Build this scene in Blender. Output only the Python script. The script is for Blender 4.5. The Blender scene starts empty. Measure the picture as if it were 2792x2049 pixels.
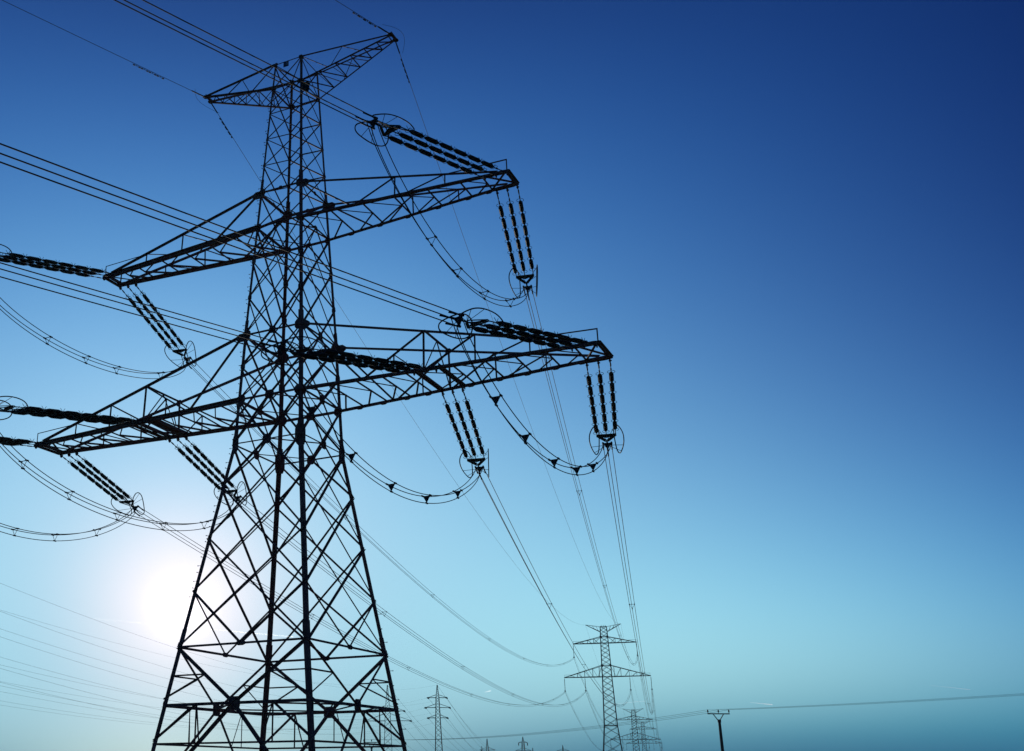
import bpy, math, random
from mathutils import Vector, Matrix
random.seed(7)
R = math.radians
S = bpy.context.scene
C = S.collection
V = Vector

# ------------------------------------------------------------ camera
cd = bpy.data.cameras.new('camera')
cam = bpy.data.objects.new('camera', cd)
C.objects.link(cam)
AZ, PIT, ROL = -0.488275, 0.339783, -0.00201
CP = V((25.3238, -41.3585, 1.6))
fw = V((math.sin(AZ)*math.cos(PIT), math.cos(AZ)*math.cos(PIT), math.sin(PIT)))
rt = fw.cross(V((0, 0, 1))).normalized()
up = rt.cross(fw)
r2 = rt*math.cos(ROL)+up*math.sin(ROL)
u2 = -rt*math.sin(ROL)+up*math.cos(ROL)
M = Matrix((r2, u2, -fw)).transposed().to_4x4()
M.translation = CP
cam.matrix_world = M
FN = 1.0654766
cd.sensor_fit = 'HORIZONTAL'
cd.sensor_width = 36
cd.lens = 36*FN
cd.shift_x = 0.154684
cd.shift_y = 0.0177968
cd.clip_start = 0.1
cd.clip_end = 400000
S.camera = cam


def ray(px, py):
    """direction of a pixel of the photograph (2792 x 2049), used to find where far things stand"""
    X = (px-1396+0.154684*2792)/(FN*2792)
    Y = -(py-1024.5-0.0177968*2792)/(FN*2792)
    return (r2*X+u2*Y+fw).normalized()


def at_depth(px, py, Z):
    d = ray(px, py)
    h = V((math.sin(AZ), math.cos(AZ), 0))
    return CP+d*(Z/d.dot(h))


# ------------------------------------------------------------ sky, sun
SUN = V((-0.5938, 0.79184, 0.142797)).normalized()
S.view_settings.view_transform = 'Standard'
S.view_settings.look = 'None'
S.view_settings.exposure = 0
S.view_settings.gamma = 1
W = bpy.data.worlds.new('World')
S.world = W
W.use_nodes = True
nt = W.node_tree
nt.nodes.clear()
N = nt.nodes.new
L = nt.links.new
wo = N('ShaderNodeOutputWorld')
bg = N('ShaderNodeBackground')
L(bg.outputs[0], wo.inputs[0])
bg.inputs['Strength'].default_value = 0.1
tc = N('ShaderNodeTexCoord')
sky = N('ShaderNodeTexSky')
sky.sky_type = 'NISHITA'
sky.sun_disc = False
sky.sun_elevation = math.asin(SUN.z)
sky.sun_rotation = math.atan2(SUN.x, SUN.y)
sky.air_density = 1.0
sky.dust_density = 0.6


def mth(op, a, b=None, c=None, clamp=False):
    n = N('ShaderNodeMath')
    n.operation = op
    n.use_clamp = clamp
    for i, q in enumerate((a, b, c)):
        if q is None:
            continue
        if isinstance(q, (int, float)):
            n.inputs[i].default_value = q
        else:
            L(q, n.inputs[i])
    return n.outputs[0]


sep = N('ShaderNodeSeparateXYZ')
L(tc.outputs['Generated'], sep.inputs[0])
zc = mth('MINIMUM', mth('MAXIMUM', sep.outputs[2], -0.02), 0.9999)
e_ = mth('MINIMUM', mth('MULTIPLY', mth('ARCSINE', zc), 57.29578), 40.0)      # elevation, degrees
dp = N('ShaderNodeVectorMath')
dp.operation = 'DOT_PRODUCT'
L(tc.outputs['Generated'], dp.inputs[0])
dp.inputs[1].default_value = SUN
sa0 = mth('MULTIPLY', mth('ARCCOSINE', mth('MINIMUM', dp.outputs['Value'], 0.9999999)), 57.29578)
s_ = mth('MINIMUM', sa0, 50.0)                                               # angle from the sun
E1 = mth('MULTIPLY', e_, 0.1)
E2 = mth('MULTIPLY', E1, E1)
E3 = mth('MULTIPLY', E2, E1)
S1 = mth('MULTIPLY', s_, 0.1)
S2 = mth('MULTIPLY', S1, S1)
ES = mth('MULTIPLY', E1, S1)
HZ = mth('EXPONENT', mth('MULTIPLY', e_, -1/1.8))
HS = mth('MULTIPLY', HZ, S1)
COEF = [[-0.7201, 0.405, -0.0126, -0.0143, 0.1777, 0.1282, -0.8625, 6.086, -6.4476, -1.925, 0.8155, 0.74, -0.0497, 0.0926, 0.0569], [0.5232, -1.1534, 0.7244, -0.1324, 0.7969, 0.0229, -0.9483, 3.6399, -3.8025, -2.0, -0.4767, 0.6316, -0.0257, 0.0486, 0.1229], [0.5288, -0.9191, 0.5902, -0.1058, 0.5434, 0.0254, -0.6161, 1.7306, -2.0125, -1.2314, -0.6387, 0.3843, -0.0145, 0.0209, 0.088]]
g1 = mth('MULTIPLY', mth('EXPONENT', mth('MULTIPLY', sa0, -1/0.7)), 1.3)
g2 = mth('MULTIPLY', mth('EXPONENT', mth('MULTIPLY', mth('MULTIPLY', sa0, sa0), -1/(4.7**2))), 0.6)
HL = mth('EXPONENT', mth('MULTIPLY', e_, -1/5.0))
LS = mth('MULTIPLY', HL, S1)
HS2 = mth('MULTIPLY', HZ, S2)
S3 = mth('MULTIPLY', S2, S1)
ES2 = mth('MULTIPLY', E1, S2)
E2S = mth('MULTIPLY', E2, S1)
chs = []
for c, gw in zip(COEF, (1.0, 0.5, 0.3)):
    acc = c[0]
    for k, q in zip(c[1:], (E1, E2, E3, S1, S2, ES, HZ, HS, HL, LS, HS2, S3, ES2, E2S)):
        acc = mth('MULTIPLY_ADD', q, k, acc)
    tot = mth('ADD', mth('MULTIPLY_ADD', g2, gw, g1), mth('EXPONENT', acc))
    chs.append(mth('MULTIPLY', tot, 9.7))
cmb = N('ShaderNodeCombineXYZ')
for i, q in enumerate(chs):
    L(q, cmb.inputs[i])
# the air-and-dust field carries the photo's colours, the physical sky is added under it
va = N('ShaderNodeVectorMath')
va.operation = 'MULTIPLY_ADD'
L(sky.outputs[0], va.inputs[0])
va.inputs[1].default_value = (0.01, 0.01, 0.01)
L(cmb.outputs[0], va.inputs[2])
L(va.outputs[0], bg.inputs['Color'])

sl = bpy.data.lights.new('sun', 'SUN')
sl.energy = 3.0
sl.angle = R(0.5)
sl.color = (1.0, 0.93, 0.82)
so = bpy.data.objects.new('sun', sl)
C.objects.link(so)
so.rotation_euler = (-SUN).to_track_quat('-Z', 'Y').to_euler()
so.location = SUN*200


# ------------------------------------------------------------ materials
def mat(name, col, rough=0.6, var=0.35, scale=6.0, metal=0.0, bump=0.0, spec=0.5, col2=None):
    m = bpy.data.materials.new(name)
    m.use_nodes = True
    t = m.node_tree
    b = t.nodes['Principled BSDF']
    b.inputs['Roughness'].default_value = rough
    b.inputs['Metallic'].default_value = metal
    b.inputs['Specular IOR Level'].default_value = spec
    co = t.nodes.new('ShaderNodeTexCoord')
    n = t.nodes.new('ShaderNodeTexNoise')
    n.inputs['Scale'].default_value = scale
    n.inputs['Detail'].default_value = 6
    t.links.new(co.outputs['Object'], n.inputs['Vector'])
    r = t.nodes.new('ShaderNodeValToRGB')
    r.color_ramp.elements[0].position = 0.3
    r.color_ramp.elements[1].position = 0.7
    c2 = col2 or [c*(1+var) for c in col]
    r.color_ramp.elements[0].color = [c*(1-var) for c in col]+[1]
    r.color_ramp.elements[1].color = list(c2)+[1]
    t.links.new(n.outputs['Fac'], r.inputs[0])
    t.links.new(r.outputs[0], b.inputs['Base Color'])
    if bump:
        bp = t.nodes.new('ShaderNodeBump')
        bp.inputs['Strength'].default_value = bump
        t.links.new(n.outputs['Fac'], bp.inputs['Height'])
        t.links.new(bp.outputs[0], b.inputs['Normal'])
    return m


STEEL = mat('weathered_brown_painted_steel', (0.15, 0.07, 0.056), 0.8, 0.5, 3.0, spec=0.15)
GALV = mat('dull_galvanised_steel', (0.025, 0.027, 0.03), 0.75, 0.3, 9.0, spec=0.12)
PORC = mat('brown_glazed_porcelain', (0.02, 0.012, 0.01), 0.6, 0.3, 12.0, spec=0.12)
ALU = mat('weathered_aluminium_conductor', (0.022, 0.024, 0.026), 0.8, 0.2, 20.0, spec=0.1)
WOOD = mat('tarred_wood', (0.03, 0.022, 0.017), 0.8, 0.4, 8.0, bump=0.3)
PLATE = mat('number_plate_enamel', (0.03, 0.035, 0.04), 0.4, 0.15, 20.0)
DIGIT = mat('number_plate_paint', (0.35, 0.37, 0.36), 0.5, 0.1, 20.0)
CONC = mat('footing_concrete', (0.3, 0.29, 0.27), 0.9, 0.2, 10.0, bump=0.2)
GRASS = mat('field_grass', (0.05, 0.07, 0.025), 0.95, 0.5, 0.08, bump=0.3, col2=(0.11, 0.1, 0.05))
FOL = mat('conifer_needles', (0.02, 0.035, 0.015), 0.9, 0.5, 4.0)


# ------------------------------------------------------------ mesh helpers
class MB:
    def __init__(s):
        s.v = []
        s.f = []

    def add(s, vs, fs):
        o = len(s.v)
        s.v += [tuple(q) for q in vs]
        s.f += [tuple(i+o for i in f) for f in fs]

    def prism(s, A, B, pA, U, W_, pB=None):
        """profile pA (list of u,w) carried from A to B along axes U, W_"""
        pB = pB or pA
        n = len(pA)
        vs = [A+U*a+W_*b for a, b in pA]+[B+U*a+W_*b for a, b in pB]
        fs = [(i, (i+1) % n, n+(i+1) % n, n+i) for i in range(n)]
        fs += [tuple(range(n-1, -1, -1)), tuple(range(n, 2*n))]
        s.add(vs, fs)

    def angle(s, A, B, w, n=(0, 1, 0), flip=1, jit=0.012):
        """steel angle section from A to B, one flange in the plane whose normal is n"""
        A = V(A)
        B = V(B)
        d = (B-A)
        if d.length < 1e-4:
            return
        d.normalize()
        n = V(n)
        n = n-d*n.dot(d)
        if n.length < 1e-3:
            n = d.orthogonal()
        n.normalize()
        u = n.cross(d)*flip
        t = max(0.1*w, 0.006)
        o = n*random.uniform(-jit, jit)
        p = [(-w/2, 0), (w/2, 0), (w/2, t), (-w/2+t, t), (-w/2+t, w*0.9), (-w/2, w*0.9)]
        s.prism(A+o, B+o, p, u, n)

    def tube(s, pts, r, k=6, closed=False, rend=None):
        pts = [V(p) for p in pts]
        n = len(pts)
        vs = []
        fs = []
        ref = None
        for i, p in enumerate(pts):
            a = pts[i-1] if (i or closed) else pts[i]
            b = pts[(i+1) % n] if (i < n-1 or closed) else pts[i]
            d = (b-a).normalized()
            if ref is None:
                ref = d.orthogonal().normalized()
            ref = (ref-d*ref.dot(d)).normalized()
            w = d.cross(ref)
            rr = r if rend is None else r+(rend-r)*i/(n-1)
            for j in range(k):
                a_ = 2*math.pi*j/k
                vs.append(p+ref*math.cos(a_)*rr+w*math.sin(a_)*rr)
        m = n if closed else n-1
        for i in range(m):
            for j in range(k):
                i2 = (i+1) % n
                fs.append((i*k+j, i*k+(j+1) % k, i2*k+(j+1) % k, i2*k+j))
        if not closed:
            fs += [tuple(range(k-1, -1, -1)), tuple((n-1)*k+j for j in range(k))]
        s.add(vs, fs)

    def plate(s, c, n, upv, w, h, t=0.02, cut=0.25):
        """gusset plate with cut corners"""
        c = V(c)
        n = V(n).normalized()
        u_ = V(upv)
        u_ = (u_-n*u_.dot(n)).normalized()
        x = u_.cross(n)
        cw = w*cut
        ch = h*cut
        p = [(-w/2+cw, -h/2), (w/2-cw, -h/2), (w/2, -h/2+ch), (w/2, h/2-ch), (w/2-cw, h/2), (-w/2+cw, h/2), (-w/2, h/2-ch), (-w/2, -h/2+ch)]
        s.prism(c-n*t/2, c+n*t/2, p, x, u_)

    def tri(s, a, b, c, t=0.02):
        a, b, c = V(a), V(b), V(c)
        n = (b-a).cross(c-a).normalized()*t/2
        s.add([a-n, b-n, c-n, a+n, b+n, c+n], [(2, 1, 0), (3, 4, 5), (0, 1, 4, 3), (1, 2, 5, 4), (2, 0, 3, 5)])

    def box(s, c, sx, sy, sz):
        x, y, z = sx/2, sy/2, sz/2
        c = V(c)
        vs = [c+V((a, b, d)) for a in (-x, x) for b in (-y, y) for d in (-z, z)]
        s.add(vs, [(0, 1, 3, 2), (4, 6, 7, 5), (0, 4, 5, 1), (2, 3, 7, 6), (0, 2, 6, 4), (1, 5, 7, 3)])

    def lathe(s, prof, k=12):
        n = len(prof)
        vs = [(r*math.cos(2*math.pi*j/k), r*math.sin(2*math.pi*j/k), z) for r, z in prof for j in range(k)]
        fs = [(i*k+j, i*k+(j+1) % k, (i+1)*k+(j+1) % k, (i+1)*k+j) for i in range(n-1) for j in range(k)]
        fs += [tuple(range(k-1, -1, -1)), tuple((n-1)*k+j for j in range(k))]
        s.add(vs, fs)

    def mesh(s, name, m):
        me = bpy.data.meshes.new(name)
        me.from_pydata(s.v, [], s.f)
        me.materials.append(m)
        me.update()
        return me

    def build(s, name, m, parent=None, label=None, origin=None):
        if origin is not None:
            o_ = V(origin)
            s.v = [tuple(V(q)-o_) for q in s.v]
        me = s.mesh(name, m)
        o = bpy.data.objects.new(name, me)
        C.objects.link(o)
        if parent:
            o.parent = parent
            w = V(origin) if origin is not None else V((0, 0, 0))
            p = parent
            tot = V((0, 0, 0))
            while p:
                tot += p.location
                p = p.parent
            o.location = w-tot
        elif origin is not None:
            o.location = origin
        if label:
            o['label'] = label
        return o


def thing(name, label, cat, loc, group=None):
    o = bpy.data.objects.new(name, None)
    C.objects.link(o)
    o.location = loc
    o.empty_display_size = 0.3
    o['label'] = label
    o['category'] = cat
    if group:
        o['group'] = group
    return o


def tag(o, label, cat, group=None):
    o['label'] = label
    o['category'] = cat
    if group:
        o['group'] = group
    return o


def lerp(a, b, t):
    return a+(b-a)*t


# ------------------------------------------------------------ ground
gm = MB()
n = 40
ext = 1700.0
cx0, cy0 = -60.0, 500.0
for i in range(n+1):
    for j in range(n+1):
        x = cx0-ext+2*ext*i/n
        y = cy0-ext+2*ext*j/n
        gm.v.append((x, y, -0.25+0.2*math.sin(x*0.013)*math.cos(y*0.017)))
for i in range(n):
    for j in range(n):
        a = i*(n+1)+j
        gm.f.append((a, a+n+1, a+n+2, a+1))
g = gm.build('ground', GRASS)
g['kind'] = 'structure'

# ============================================================ THE BIG TOWER
LV = {'z6': (36.80, 0.806, 0.841), 'z5': (35.27, 0.857, 0.928), 'a1': (33.75, 0, 0), 'a2': (32.23, 0, 0), 'a3': (30.67, 0, 0),
      'z4': (29.08, 1.186, 1.294), 'z3': (27.13, 1.252, 1.398), 'b1': (25.27, 0, 0), 'b2': (23.33, 0, 0),
      'z2': (21.36, 1.573, 1.713), 'c1': (19.76, 0, 0), 'z1': (18.13, 1.686, 1.826), 'z0': (15.98, 1.792, 1.954),
      'd1': (13.95, 0, 0), 'd2': (11.6, 0, 0), 'd3': (9.24, 0, 0), 'za': (6.858, 3.142, 3.515), 'zb': (4.486, 3.50, 3.843),
      'zc': (2.968, 3.747, 4.095), 'g': (0.0, 4.21, 4.54)}
KN = sorted((v for v in LV.values() if v[1] > 0), key=lambda q: q[0])


def wat(z):
    for a, b in zip(KN, KN[1:]):
        if a[0] <= z <= b[0]:
            t = (z-a[0])/(b[0]-a[0])
            return lerp(a[1], b[1], t), lerp(a[2], b[2], t)
    return KN[-1][1:] if z > KN[-1][0] else KN[0][1:]


def cor(lv, i):
    """corner i (0 NL, 1 NR, 2 FR, 3 FL) at a level name or height"""
    z = LV[lv][0] if isinstance(lv, str) else lv
    wx, wy = wat(z)
    sx, sy = ((-1, -1), (1, -1), (1, 1), (-1, 1))[i % 4]
    return V((sx*wx, sy*wy, z))


def mid(lv, i):
    return (cor(lv, i)+cor(lv, i+1))/2


FNORM = [V((0, -1, 0)), V((1, 0, 0)), V((0, 1, 0)), V((-1, 0, 0))]
T1 = thing('lattice_tower', 'huge dark lattice tower filling the left, with the sun behind its leg', 'pylon', (0, 0, 0))

# legs
legsizes = [(36.8, 0.085), (29.0, 0.11), (21.4, 0.14), (15.98, 0.17), (6.8, 0.19), (0, 0.2)]


def legw(z):
    for a, b in zip(legsizes, legsizes[1:]):
        if b[0] <= z <= a[0]:
            return lerp(b[1], a[1], (z-b[0])/(a[0]-b[0]))
    return 0.1


legs = []
for i in range(4):
    mb = MB()
    seg = [('g', 'za'), ('za', 'z0'), ('z0', 'z2'), ('z2', 'z4'), ('z4', 'z6')]
    for a, b in seg:
        A, B = cor(a, i), cor(b, i)
        if b == 'z6':
            B = B+V((0, 0, 0.12))
        sx, sy = ((-1, -1), (1, -1), (1, 1), (-1, 1))[i]
        w = legw((A.z+B.z)/2)
        t = w*0.12
        p = [(0, 0), (w, 0), (w, t), (t, t), (t, w), (0, w)]
        mb.prism(A, B, p, V((-sx, 0, 0)), V((0, -sy, 0)))
        # splice cover at the upper end of each length
        if b != 'z6':
            Am, Bm = cor(B.z+0.1, i), cor(B.z+0.75, i)
            w2 = w+0.03
            o = V((sx*0.015, sy*0.015, 0))
            p2 = [(0, 0), (w2, 0), (w2, t), (t, t), (t, w2), (0, w2)]
            mb.prism(Am+o, Bm+o, p2, V((-sx, 0, 0)), V((0, -sy, 0)))
    lg = mb.build('leg', STEEL, T1)
    legs.append(lg)
    fb = MB()
    f0 = cor('g', i)
    fb.lathe([(0.75, -0.5), (0.75, 0.08), (0.55, 0.28)], 16)
    fb.v = [tuple(V(q)+V((f0.x, f0.y, -0.02))) for q in fb.v]
    fb.build('footing', CONC, T1)

# step bolts: up the near left leg, and up the far right leg low down
sb = MB()
sb.tube([(0, 0, 0), (0.17, 0, 0)], 0.011, 6)
sb.tube([(0.165, 0, 0), (0.185, 0, 0)], 0.026, 6)
SBM = sb.mesh('step_bolt', STEEL)
cnt = 0
for li, z0_, z1_, dz in ((0, 9.0, 36.4, 0.34), (2, 1.2, 9.0, 0.62)):
    z = z0_
    k = 0
    while z < z1_:
        c_ = cor(z, li)
        sx, sy = ((-1, -1), (1, -1), (1, 1), (-1, 1))[li]
        o = bpy.data.objects.new('step_bolt', SBM)
        C.objects.link(o)
        o.parent = legs[li]
        if k % 2 == 0:
            o.location = c_+V((0, -sy*0.05, 0))
            o.rotation_euler = (0, 0, 0 if sx > 0 else math.pi)
        else:
            o.location = c_+V((-sx*0.05, 0, 0))
            o.rotation_euler = (0, 0, sy*math.pi/2)
        z += dz
        k += 1
        cnt += 1


def panel(f, lvls, kind, w1, w2, top=None, label=None):
    """bracing of one face between levels (top to bottom)"""
    mb = MB()
    n_ = FNORM[f]
    c0 = lambda l: cor(l, f)
    c1 = lambda l: cor(l, f+1)
    if kind == 'X':
        for a, b in zip(lvls, lvls[1:]):
            mb.angle(c0(b), c1(a), w1 if f in (0, 2, 1) else w1*0.8, n_)
            mb.angle(c0(a)+n_*-0.02, c1(b)+n_*-0.02, w2, -n_)
    elif kind == 'D':     # double lattice reflected at the middles of the top and bottom rings
        mt, mbt = mid(lvls[0], f), mid(lvls[-1], f)
        q = len(lvls)-1
        mb.angle(mt, c0(lvls[1]), w1, n_)
        mb.angle(mt, c1(lvls[1]), w1, n_)
        for i in range(q-1):
            mb.angle(c0(lvls[i]), c1(lvls[i+2]), w2, -n_)
            mb.angle(c0(lvls[i+2]), c1(lvls[i]), w1, n_)
        mb.angle(c0(lvls[q-1]), mbt, w1, n_)
        mb.angle(c1(lvls[q-1]), mbt, w1, n_)
    return mb


def ring(mb, lv, w, diamond=False, wd=0.05, gp=None):
    for i in range(4):
        mb.angle(cor(lv, i), cor(lv, i+1), w, FNORM[i])
        if diamond:
            mb.angle(mid(lv, i), mid(lv, i+1), wd, (0, 0, 1))
        if gp:
            mb.plate(mid(lv, i)+FNORM[i]*0.02, FNORM[i], (0, 0, 1), gp[0], gp[1])


for f in range(4):
    panel(f, ['z6', 'z5', 'a1', 'a2', 'a3', 'z4'], 'X', 0.068, 0.048).build('bracing_panel', STEEL, T1)
    panel(f, ['z4', 'z3'], 'X', 0.075, 0.05).build('bracing_panel', STEEL, T1)
    panel(f, ['z3', 'b1', 'b2', 'z2'], 'D', 0.075, 0.06).build('bracing_panel', STEEL, T1)
    panel(f, ['z2', 'c1', 'z1'], 'D', 0.08, 0.065).build('bracing_panel', STEEL, T1)
    mb = panel(f, ['z1', 'z0'], 'D', 0.085, 0.07)
    # each diagonal of a one-panel lattice runs both ways
    n_ = FNORM[f]
    mb.angle(cor('z1', f), mid('z0', f), 0.075, n_)
    mb.angle(cor('z1', f+1), mid('z0', f), 0.075, n_)
    mb.build('bracing_panel', STEEL, T1)
    panel(f, ['z0', 'd1', 'd2', 'd3', 'za'], 'D', 0.09, 0.07).build('bracing_panel', STEEL, T1)
    # bottom bay: inverted V from the legs to the ring middle, with ties, then spread legs
    mb = MB()
    A0, A1, Mb = cor('za', f), cor('za', f+1), mid('zb', f)
    mb.angle(A0, Mb, 0.12, n_)
    mb.angle(A1, Mb, 0.12, n_)
    for A, li in ((A0, f), (A1, f+1)):
        h = (A+Mb)/2
        lg_ = cor(h.z, li)
        mb.angle(h, lg_, 0.06, n_)
        mb.angle(h, cor('zb', li)+V((0, 0, 0.25)), 0.06, n_)
    mb.build('bracing_panel', STEEL, T1)
    mb = MB()
    for li in (f, f+1):
        Fg = cor(0.15, li)
        mb.angle(Mb, Fg, 0.13, n_)
        Q = lerp(Mb, cor('zb', li), 0.52)
        X = lerp(Mb, Fg, (LV['zb'][0]-LV['zc'][0])/(LV['zb'][0]-0.15))
        mb.angle(Q, cor(LV['zc'][0]+0.12, li), 0.085, n_)
        mb.angle(Q+V((0, 0, -0.02)), V((Q.x, Q.y, X.z)) if f % 2 == 0 else V((Q.x, Q.y, X.z)), 0.05, n_)
        mb.angle(X, cor('zc', li), 0.075, n_)
        mb.angle(Q, X, 0.045, n_)
    mb.angle(lerp(Mb, cor(0.15, f), 0.35), lerp(Mb, cor(0.15, f+1), 0.35), 0.075, n_)
    mb.plate(Mb+n_*0.02, n_, (0, 0, 1), 0.55, 0.5, 0.02, 0.2)
    mb.build('bracing_panel', STEEL, T1)

# rings and plan bracing
for lv, w, dm, wd, gp in (('z6', 0.05, False, 0, None), ('z5', 0.07, False, 0, None), ('z4', 0.11, False, 0, (0.2, 0.2)),
                          ('z3', 0.10, True, 0.055, (0.3, 0.25)), ('z2', 0.10, False, 0, (0.36, 0.36)),
                          ('z1', 0.11, True, 0.055, (0.46, 0.42)), ('z0', 0.06, True, 0.05, (0.44, 0.46)),
                          ('za', 0.09, False, 0, (0.45, 0.2)), ('zb', 0.12, True, 0.07, None)):
    mb = MB()
    ring(mb, lv, w, dm, wd, gp)
    if lv == 'z6':
        mb.angle(cor('z6', 1), cor('z6', 3), 0.05, (0, 0, 1))
    if lv == 'zb':
        for i in range(4):
            a = lerp(cor('zb', i), cor('zb', i+1), 0.25)
            b = lerp(cor('zb', i), cor('zb', i-1), 0.25)
            mb.angle(a, b, 0.05, (0, 0, 1))
    mb.build('ring_frame', STEEL, T1)

# gusset plates on the legs
for i in range(4):
    sx, sy = ((-1, -1), (1, -1), (1, 1), (-1, 1))[i]
    for lv, w, h in (('z0', 0.38, 0.95) if i in (1, 3) else ('z0', 0.32, 0.85), ('z5', 0.26, 0.3), ('z4', 0.34, 0.42), ('z3', 0.3, 0.36), ('z2', 0.42, 0.5), ('z1', 0.42, 0.46), ('za', 0.2, 0.4), ('zb', 0.18, 0.36), ('z6', 0.2, 0.2),
                     ('b1', 0.2, 0.3), ('b2', 0.2, 0.32), ('c1', 0.24, 0.36), ('a2', 0.14, 0.16), ('a3', 0.14, 0.2)):
        c_ = cor(lv, i)
        mb = MB()
        mb.plate(c_+V((-sx*w*0.36, sy*0.012, 0)), (0, sy, 0), (0, 0, 1), w, h, 0.016)
        mb.plate(c_+V((sx*0.012, -sy*w*0.36, 0)), (sx, 0, 0), (0, 0, 1), w, h, 0.016)
        mb.build('gusset_plate', STEEL, T1)

# ------------------------------------------------------------ crossarms


def make_arm(side, zb_, zt_, Ltip, dtip, struts, tops, name, wch):
    """side +1/-1; zb_, zt_ level names of bottom and top chords; returns the arm"""
    arm = bpy.data.objects.new(name, None)
    C.objects.link(arm)
    arm.parent = T1
    arm.location = (0, 0, 0)
    wbx, wby = wat(LV[zb_][0])
    wtx, wty = wat(LV[zt_][0])
    zB, zT = LV[zb_][0], LV[zt_][0]
    B0 = {s: V((side*wbx, s*wby, zB)) for s in (-1, 1)}
    Bt = {s: V((side*Ltip, s*dtip, zB)) for s in (-1, 1)}
    T0 = {s: V((side*wtx, s*wty, zT)) for s in (-1, 1)}
    Tt = {s: V((side*(Ltip-0.5), s*(dtip+0.03), zB+0.1)) for s in (-1, 1)}

    def bp(x, s):
        return lerp(B0[s], Bt[s], (x-wbx)/(Ltip-wbx))

    def tp(x, s):
        return lerp(T0[s], Tt[s], (x-wtx)/(Ltip-0.5-wtx))
    for s in (-1, 1):
        mb = MB()
        mb.angle(B0[s]-V((side*0.1, 0, 0)), Bt[s]+V((side*0.04, 0, 0)), wch, (0, s, 0), jit=0)
        mb.angle(B0[s]-V((side*0.1, 0, 0))+V((0, -s*0.03, -0.02)), Bt[s]+V((side*0.02, -s*0.03, -0.02)), wch*0.9, (0, -s, 0), jit=0)
        for x in struts:
            mb.plate(bp(x-0.2, s)+V((0, s*0.02, -0.03)), (0, s, 0), (0, 0, 1), 0.34, 0.17, 0.016)
        mb.plate(bp(Ltip-0.6, s)+V((0, s*0.02, -0.02)), (0, s, 0), (0, 0, 1), 1.3, 0.2, 0.02, 0.2)
        mb.build('bottom_chord', STEEL, arm)
        mb = MB()
        mb.angle(T0[s], Tt[s], wch*0.72, (0, s, 0), jit=0)
        mb.plate(T0[s]+V((side*0.14, s*0.02, -0.1)), (0, s, 0), (0, 0, 1), 0.6, 0.42, 0.02, 0.3)
        mb.build('top_chord', STEEL, arm)
    # side webs
    for s in (-1, 1):
        mb = MB()
        nn = (0, s, 0)
        for kind, a, b, w in tops:
            if kind == 'TB':
                mb.angle(tp(a, s), bp(b, s), w, nn)
            elif kind == 'VV':
                mb.angle(tp(a, s), bp(a, s), w, nn)
            elif kind == 'RB':    # short tie from the middle of a diagonal
                (ax, bx), (t_, ex) = a, b
                P = lerp(tp(ax, s), bp(bx, s), t_)
                mb.angle(P, bp(ex, s) if ex is not None else V((P.x, 0, 0))*0+bp(abs(P.x), s), w, nn)
        mb.build('web_bracing', STEEL, arm)
    # plan bracing: struts with K braces opening to the body
    mb = MB()
    prev = wbx
    for x in struts:
        n1, f1 = bp(x, -1), bp(x, 1)
        mb.angle(n1, f1, 0.06, (0, 0, 1))
        m_ = (n1+f1)/2
        mb.angle(m_, bp(prev+0.12, -1), 0.055, (0, 0, 1))
        mb.angle(m_, bp(prev+0.3, 1), 0.085, (0, 0, 1))
        prev = x
    x0 = prev
    mb.angle(bp(x0, -1), bp(Ltip-0.1, 1), 0.07, (0, 0, 1))
    mb.angle(bp(x0, 1), bp(Ltip-0.1, -1), 0.07, (0, 0, 1))
    mb.angle(Bt[-1]+V((-side*0.12, -0.1, 0.02)), Bt[1]+V((-side*0.12, 0.12, 0.02)), 0.13, (0, 0, 1))
    mb.angle(Bt[-1]+V((side*0.02, -0.1, 0.03)), Bt[1]+V((side*0.02, 0.12, 0.03)), 0.12, (0, 0, -1))
    mb.build('plan_bracing', STEEL, arm)
    pt = Bt[-1]+V((-side*0.06, -0.03, 0))
    return arm, bp, tp, pt


def rail(arm, pt, end):
    mb = MB()
    mb.angle(pt, pt+V((0, 0, 0.62)), 0.055, (0, 1, 0))
    mb.angle(pt+V((0, 0, 0.6)), end, 0.045, (0, 1, 0))
    mb.build('handrail', STEEL, arm)


def hangers(arm, bp, xs, side):
    for x in xs:
        for s in (-1, 1):
            mb = MB()
            p = bp(x, s)+V((0, s*0.05, -0.02))
            mb.plate(p+V((0, s*0.05, -0.1)), (1, 0, 0), (0, 0, 1), 0.2, 0.26, 0.03, 0.3)
            mb.tube([p+V((-0.06, s*0.1, -0.12)), p+V((0.06, s*0.1, -0.12))], 0.03, 8)
            mb.build('attachment_lug', STEEL, arm)


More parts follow.
